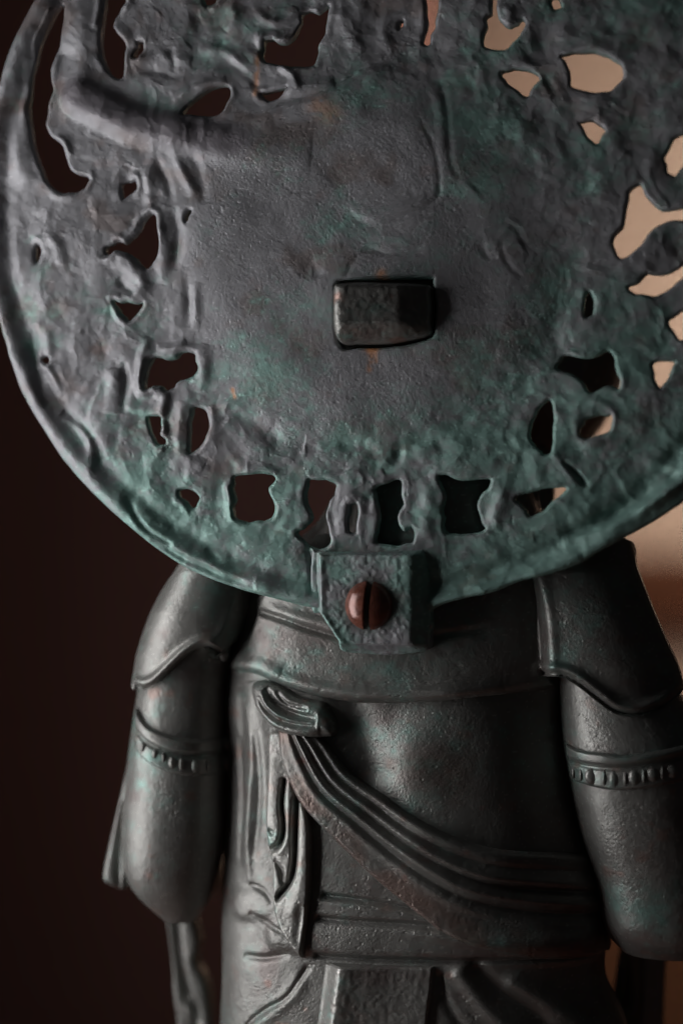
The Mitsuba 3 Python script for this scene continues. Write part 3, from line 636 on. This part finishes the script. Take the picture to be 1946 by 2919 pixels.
drape('statue__shoulder_drape_001', [(1205,1235),(1215,1330),(1228,1380),(1238,1440),(1242,1500),(1244,1545),(1290,1545),(1330,1562),(1380,1600),(1420,1628),(1470,1635),(1520,1620),(1550,1600),(1568,1585),(1568,1570),(1553,1520),(1530,1470),(1495,1390),(1460,1300),(1430,1235)],
      [(1230,1160,1450),(1310,1165,1475),(1400,1180,1510),(1500,1190,1560),(1640,1200,1600)], YR, [140, 185, 205, 215, 205],
      [(1250,1545),(1290,1545),(1330,1562),(1380,1600),(1420,1628),(1470,1635),(1520,1620),(1550,1600),(1570,1582)], [(1205,1235),(1215,1330),(1228,1380),(1238,1440),(1242,1500),(1246,1550)], 111, 34, 'bronze', 0.36)

fo = P([(499, 1500)], YL - 150, VS)[0]
fo = ellipsoid(np.array([fo[0], surf_l(fo[:1], fo[2:])[0] - 22, fo[2]]), np.array([17, 26, 30.0]), 4)
put('statue__drape_fold', fo, 'bronze_smooth', tint(fo[0], 0.3, 0.8, 115))
# sash with knot and hanging end
k4 = lambda p, Y=YB: XZ(p, Y, 2.24, (600, 1900))
k9 = lambda p, Y=YB: XZ(p, Y, S1, (946, 2219))
up = np.vstack([k4([(640,400),(740,480),(800,560),(880,660),(1000,750),(1110,815),(1235,900),(1400,990),(1540,1058)]), k9([(560,250),(700,300),(850,330),(1000,352),(1090,372),(1150,385),(1215,400)])])
dn = np.vstack([k4([(430,400),(440,560),(490,700),(560,840),(640,940),(760,1050),(850,1140),(1000,1280),(1100,1370),(1250,1490),(1400,1600),(1470,1660)]), k9([(490,660),(600,715),(720,758),(850,795),(960,815),(1080,830),(1215,842)])])
def resamp(p, n):
    s = np.r_[0, np.cumsum(np.hypot(*np.diff(p, axis=0).T))] / 1.0
    t = np.linspace(0, s[-1], n)
    return np.c_[np.interp(t, s, p[:, 0]), np.interp(t, s, p[:, 1])]
up, dn = resamp(spline(up, 5, False), 60), resamp(spline(dn, 5, False), 60)
mid = lambda t: up * (1 - t) + dn * t
sash_s = [(mid(.15), 8, -7, 'r'), (mid(.26), 14, 13, 'r'), (mid(.35), 7, -13, 'r'), (mid(.45), 15, 15, 'r'), (mid(.56), 8, -10, 'r'), (mid(.66), 12, 5, 'r'), (mid(.80), 40, 5, 'r')]
spoly = Polygon(np.vstack([up, dn[::-1]])).buffer(0)
def on_torso(thick, strokes, seed, edge=14, drop=0.8):
    def front(x, z, d):
        H = thick + field(x, z, strokes) + 3 * nz(x, z, 60, 3, seed) + 1.5 * nz(x, z, 10, 2, seed + 1)
        q = 1 - np.clip(d / edge, 0, 1)
        H -= thick * drop * (1 - np.sqrt(np.clip(1 - q * q, 0, 1)))
        return torso_y(x, z, False) - field(x, z, tbig) - H
    return front
vf = relief(spoly, 3.6, on_torso(42, sash_s, 121, 16, 0.6), lambda x, z, y: y + 80)
sc_ = tint(vf[0], 0.26, 0.68, 27, 0.0, 120, 0.5)
d_, _, _ = seg(vf[0][:, 0], vf[0][:, 2], mid(.88))
k = (np.exp(-(d_ / 40) ** 4) * 0.75 * ss(0.3, 0.6, meshkit.fbm(vf[0] / 90.0, 3, 5)))[:, None]
put('statue__sash', vf, 'bronze', sc_ * (1 - k) + np.array([0.125, 0.080, 0.066]) * k)
kp = Polygon(spline(k4([(235,130),(320,95),(450,135),(560,190),(660,215),(730,235),(775,300),(810,370),(800,435),(720,452),(600,457),(520,442),(430,410),(370,370),(300,300),(255,235)]), 4))
ks = [(spline(k4([(345,140),(400,220),(480,275),(600,315),(700,325)]), 4, False), 13, -28, 't'), (spline(k4([(300,190),(350,265),(440,330),(560,362),(700,372)]), 4, False), 8, -18, 't'), (spline(k4([(420,160),(500,235),(640,265)]), 4, False), 7, -14, 't'),
      (spline(k4([(320,150),(370,240),(460,305),(580,340),(690,350)]), 4, False), 11, 14, 't'), (spline(k4([(270,230),(340,320),(440,380),(560,410),(720,415)]), 4, False), 24, 18, 't')]
vf = relief(kp, 3.0, on_torso(58, ks, 131, 40), lambda x, z, y: y + 90)
put('statue__sash_knot', vf, 'bronze', tint(vf[0], 0.3, 0.8, 28, 0.0, 120, 0.5))
tp = Polygon(spline(k4([(375,420),(470,435),(505,560),(530,700),(560,830),(620,900),(642,1000),(648,1200),(640,1500),(620,1700),(604,1840),(588,1848),(520,1765),(450,1665),(408,1560),(392,1440),(388,1350),(385,1260),(362,1190),(352,1120),(340,1000),(345,850),(358,650),(355,520)]), 4))
tls = [(spline(k4([(470,730),(455,880),(468,1040),(440,1135),(375,1183)]), 4, False), 7, -30, 'r'), (spline(k4([(555,850),(548,1050),(540,1250),(510,1370),(435,1472)]), 4, False), 8, -32, 'r'),
       (spline(k4([(400,640),(395,800),(395,1000),(405,1100)]), 4, False), 26, 6, 'r'), (spline(k4([(505,760),(505,950),(495,1110),(450,1190)]), 4, False), 10, 4, 'r'), (spline(k4([(605,930),(610,1150),(590,1400),(540,1550)]), 4, False), 18, 5, 'r'),
       (spline(k4([(400,1240),(450,1300),(470,1400)]), 4, False), 8, -16, 't'), (spline(k4([(360,1050),(385,1060),(400,1080)]), 4, False), 8, -12, 't'), (spline(k4([(600,1500),(585,1650),(580,1780)]), 4, False), 14, -8, 't')]
vf = relief(tp, 3.0, on_torso(34, tls, 141, 12), lambda x, z, y: y + 90)
put('statue__sash_end', vf, 'bronze', tint(vf[0], 0.3, 1.15, 29, 0.0, 120, 0.3))
# flat panel down the middle of the skirt
pp = Polygon(V([(750,2208),(1006,2216),(1002,2270),(994,2352),(985,2600),(980,3300),(690,3300),(712,2600),(732,2352),(742,2270)], YB))
pl, pr = spline(V([(750,2208),(742,2270),(732,2352),(712,2600),(690,3300)], YB), 4, False), spline(V([(1006,2216),(1002,2270),(994,2352),(985,2600),(980,3300)], YB), 4, False)
def panel_front(x, z, d):
    a, _, _ = seg(x, z, pl)
    b, _, _ = seg(x, z, pr)
    H = 36 + 4 * nz(x, z, 60, 3, 151) + 3 * nz(x, z, 12, 2, 152) - 36 * (1 - ss(0, 60, a)) * 0.9 - 24 * (1 - ss(0, 14, b)) + 16 * np.exp(-((a - 60) / 40) ** 2)
    H -= 16 * ss(90, 260, a)
    q = 1 - np.clip(d / 8, 0, 1)
    H -= 8 * (1 - np.sqrt(np.clip(1 - q * q, 0, 1)))
    return torso_y(x, z, False) - H
vf = relief(pp, 3.2, panel_front, lambda x, z, y: y + 80)
put('statue__skirt_panel', vf, 'bronze_smooth', tint(vf[0], 0.2, 1.0, 33, 0.0, 140, 0.1))

# arm bands with their beads
def band(key, top, bot, split, Y, surf, s, o, beads, seed):
    t_, b_, m_ = (spline(XZ(p, Y, s, o), 4, False) for p in (top, bot, split))
    pg = Polygon(np.vstack([t_, b_[::-1]])).buffer(0)
    def front(x, z, d):
        dm, sd, _ = seg(x, z, m_)
        up_ = sd > 0
        H = 20 + 2 * nz(x, z, 40, 2, seed) - 14 * np.exp(-(dm / 8) ** 2) + np.where(up_, 8, -4) * (1 - np.exp(-(dm / 10) ** 2))
        q = 1 - np.clip(d / 10, 0, 1)
        return surf(x, z) - H + 14 * (1 - np.sqrt(np.clip(1 - q * q, 0, 1)))
    vf = relief(pg, 3.2, front, lambda x, z, y: y + 50)
    put(key, vf, 'bronze_smooth', tint(vf[0], 0.35, 0.75, seed, 0.0, 150, 0.3))
    for i, (bx, by, bw, bh) in enumerate(beads):
        c = XZ([(bx, by)], Y, s, o)[0]
        h = ellipsoid(np.array([c[0], surf(c[:1], c[1:])[0] - 12, c[1]]), np.array([bw / s / 2, 12, bh / s / 2]), 3)
        scene[f'{key}__bead' + (f'_{i:03d}' if i else '')] = mikit.ply((h[0] * U, h[1]), 'bronze_smooth', smooth=True, color=tint(h[0], 0.3, 0.8, seed + i))
band('statue__arm_band', [(372,625),(440,700),(520,742),(600,770),(700,792),(820,800),(960,790)], [(372,838),(450,905),(560,958),(640,983),(750,1000),(860,1000),(960,985)], [(372,740),(450,800),(560,850),(640,872),(750,885),(860,888),(960,880)], YL - 100, surf_l, 1.96, (200, 1700),
     [(440,833,44,58),(512,866,40,60),(562,885,22,62),(607,915,44,70),(655,925,26,80),(718,940,44,80),(775,945,26,80),(835,945,46,80)], 161)
band('statue__arm_band_001', [(285,318),(400,343),(570,352),(720,362),(900,345),(1141,310),(1300,270)], [(300,570),(400,592),(550,612),(690,618),(900,600),(1141,560),(1300,520)], [(290,432),(430,452),(570,460),(720,455),(900,430),(1141,385),(1300,340)], YR - 130, surf_r, 2.558, (1500, 2000),
     [(345,515,34,90),(405,522,34,96),(490,528,105,120),(582,528,40,116),(655,535,76,120),(735,528,30,110),(800,520,84,116),(868,512,30,110),(930,500,84,110),(1000,490,30,105),(1065,480,84,105)], 171)

# scarves that hang from the arms
def ribbon(key, outline, Y, strokes, seed, tilt=0.0, thick=60, dark=0.8, round_=20):
    pg = Polygon(spline(V(outline, Y), 4)).buffer(0)
    x0 = np.asarray(pg.centroid.coords)[0, 0]
    s_ = [(spline(V(p, Y), 4, False), w, h, k) for p, w, h, k in strokes]
    def front(x, z, d):
        q = 1 - np.clip(d / round_, 0, 1)
        return Y - tilt * (x - x0) - field(x, z, s_) - 5 * nz(x, z, 70, 3, seed) + 26 * (1 - np.sqrt(np.clip(1 - q * q, 0, 1)))
    vf = relief(pg, 4.0, front, lambda x, z, y: y + thick)
    put(key, vf, 'bronze_smooth', tint(vf[0], 0.18, dark, seed, 0.0, 150, 0.3))
ribbon('statue__scarf', [(322,1560),(332,1640),(320,1700),(305,1780),(294,1860),(288,1940),(284,2010),(278,2048),(255,2040),(234,2025),(235,1990),(248,1930),(264,1860),(282,1780),(297,1700),(309,1640),(316,1580)], 225, [([(285,1850),(272,1960),(270,2060)], 12, -16, 'r')], 181, 0.0, 90)
ribbon('statue__scarf_001', [(376,2095),(398,2095),(436,2110),(452,2170),(446,2215),(468,2262),(480,2352),(480,2500),(500,3000),(420,3000),(408,2500),(402,2352),(394,2290),(391,2220),(384,2160)], 430, [([(400,2110),(408,2200),(425,2280),(450,2352),(460,2600)], 14, -30, 'r'), ([(430,2290),(440,2330),(470,2400)], 12, 18, 't')], 191)
ribbon('statue__scarf_002', [(1430,2120),(1530,2120),(1530,2200),(1522,2352),(1510,3000),(1330,3000),(1370,2500),(1395,2352),(1410,2250),(1420,2180)], 620, [([(1425,2140),(1430,2250),(1425,2310)], 30, -60, 'r'), ([(1480,2150),(1478,2300),(1460,2600)], 30, 14, 'r')], 201)

# foot of the figure and the table it stands on, below the frame
fz = TZ[-1]
ft = m3.Manifold.cylinder(220, 900, 820, 96).translate([float(TC[-1]), YT + 60, fz - 210]).refine_to_length(60)
vf = man(ft)
put('statue__base', vf, 'bronze', None, smooth=40)
scene['statue__base'] = mikit.ply((vf[0] * U, vf[1]), 'bronze', smooth=False, color=tint(vf[0], 0.3, 0.7, 211))
tb = man(block(-7000, 7000, -3500, 6000, fz - 210 - 400, fz - 210, 30))
put('table', tb, 'dark_wood', smooth=40)
labels['table'] = {'kind': 'structure', 'label': 'dark wooden table top under the statue'}
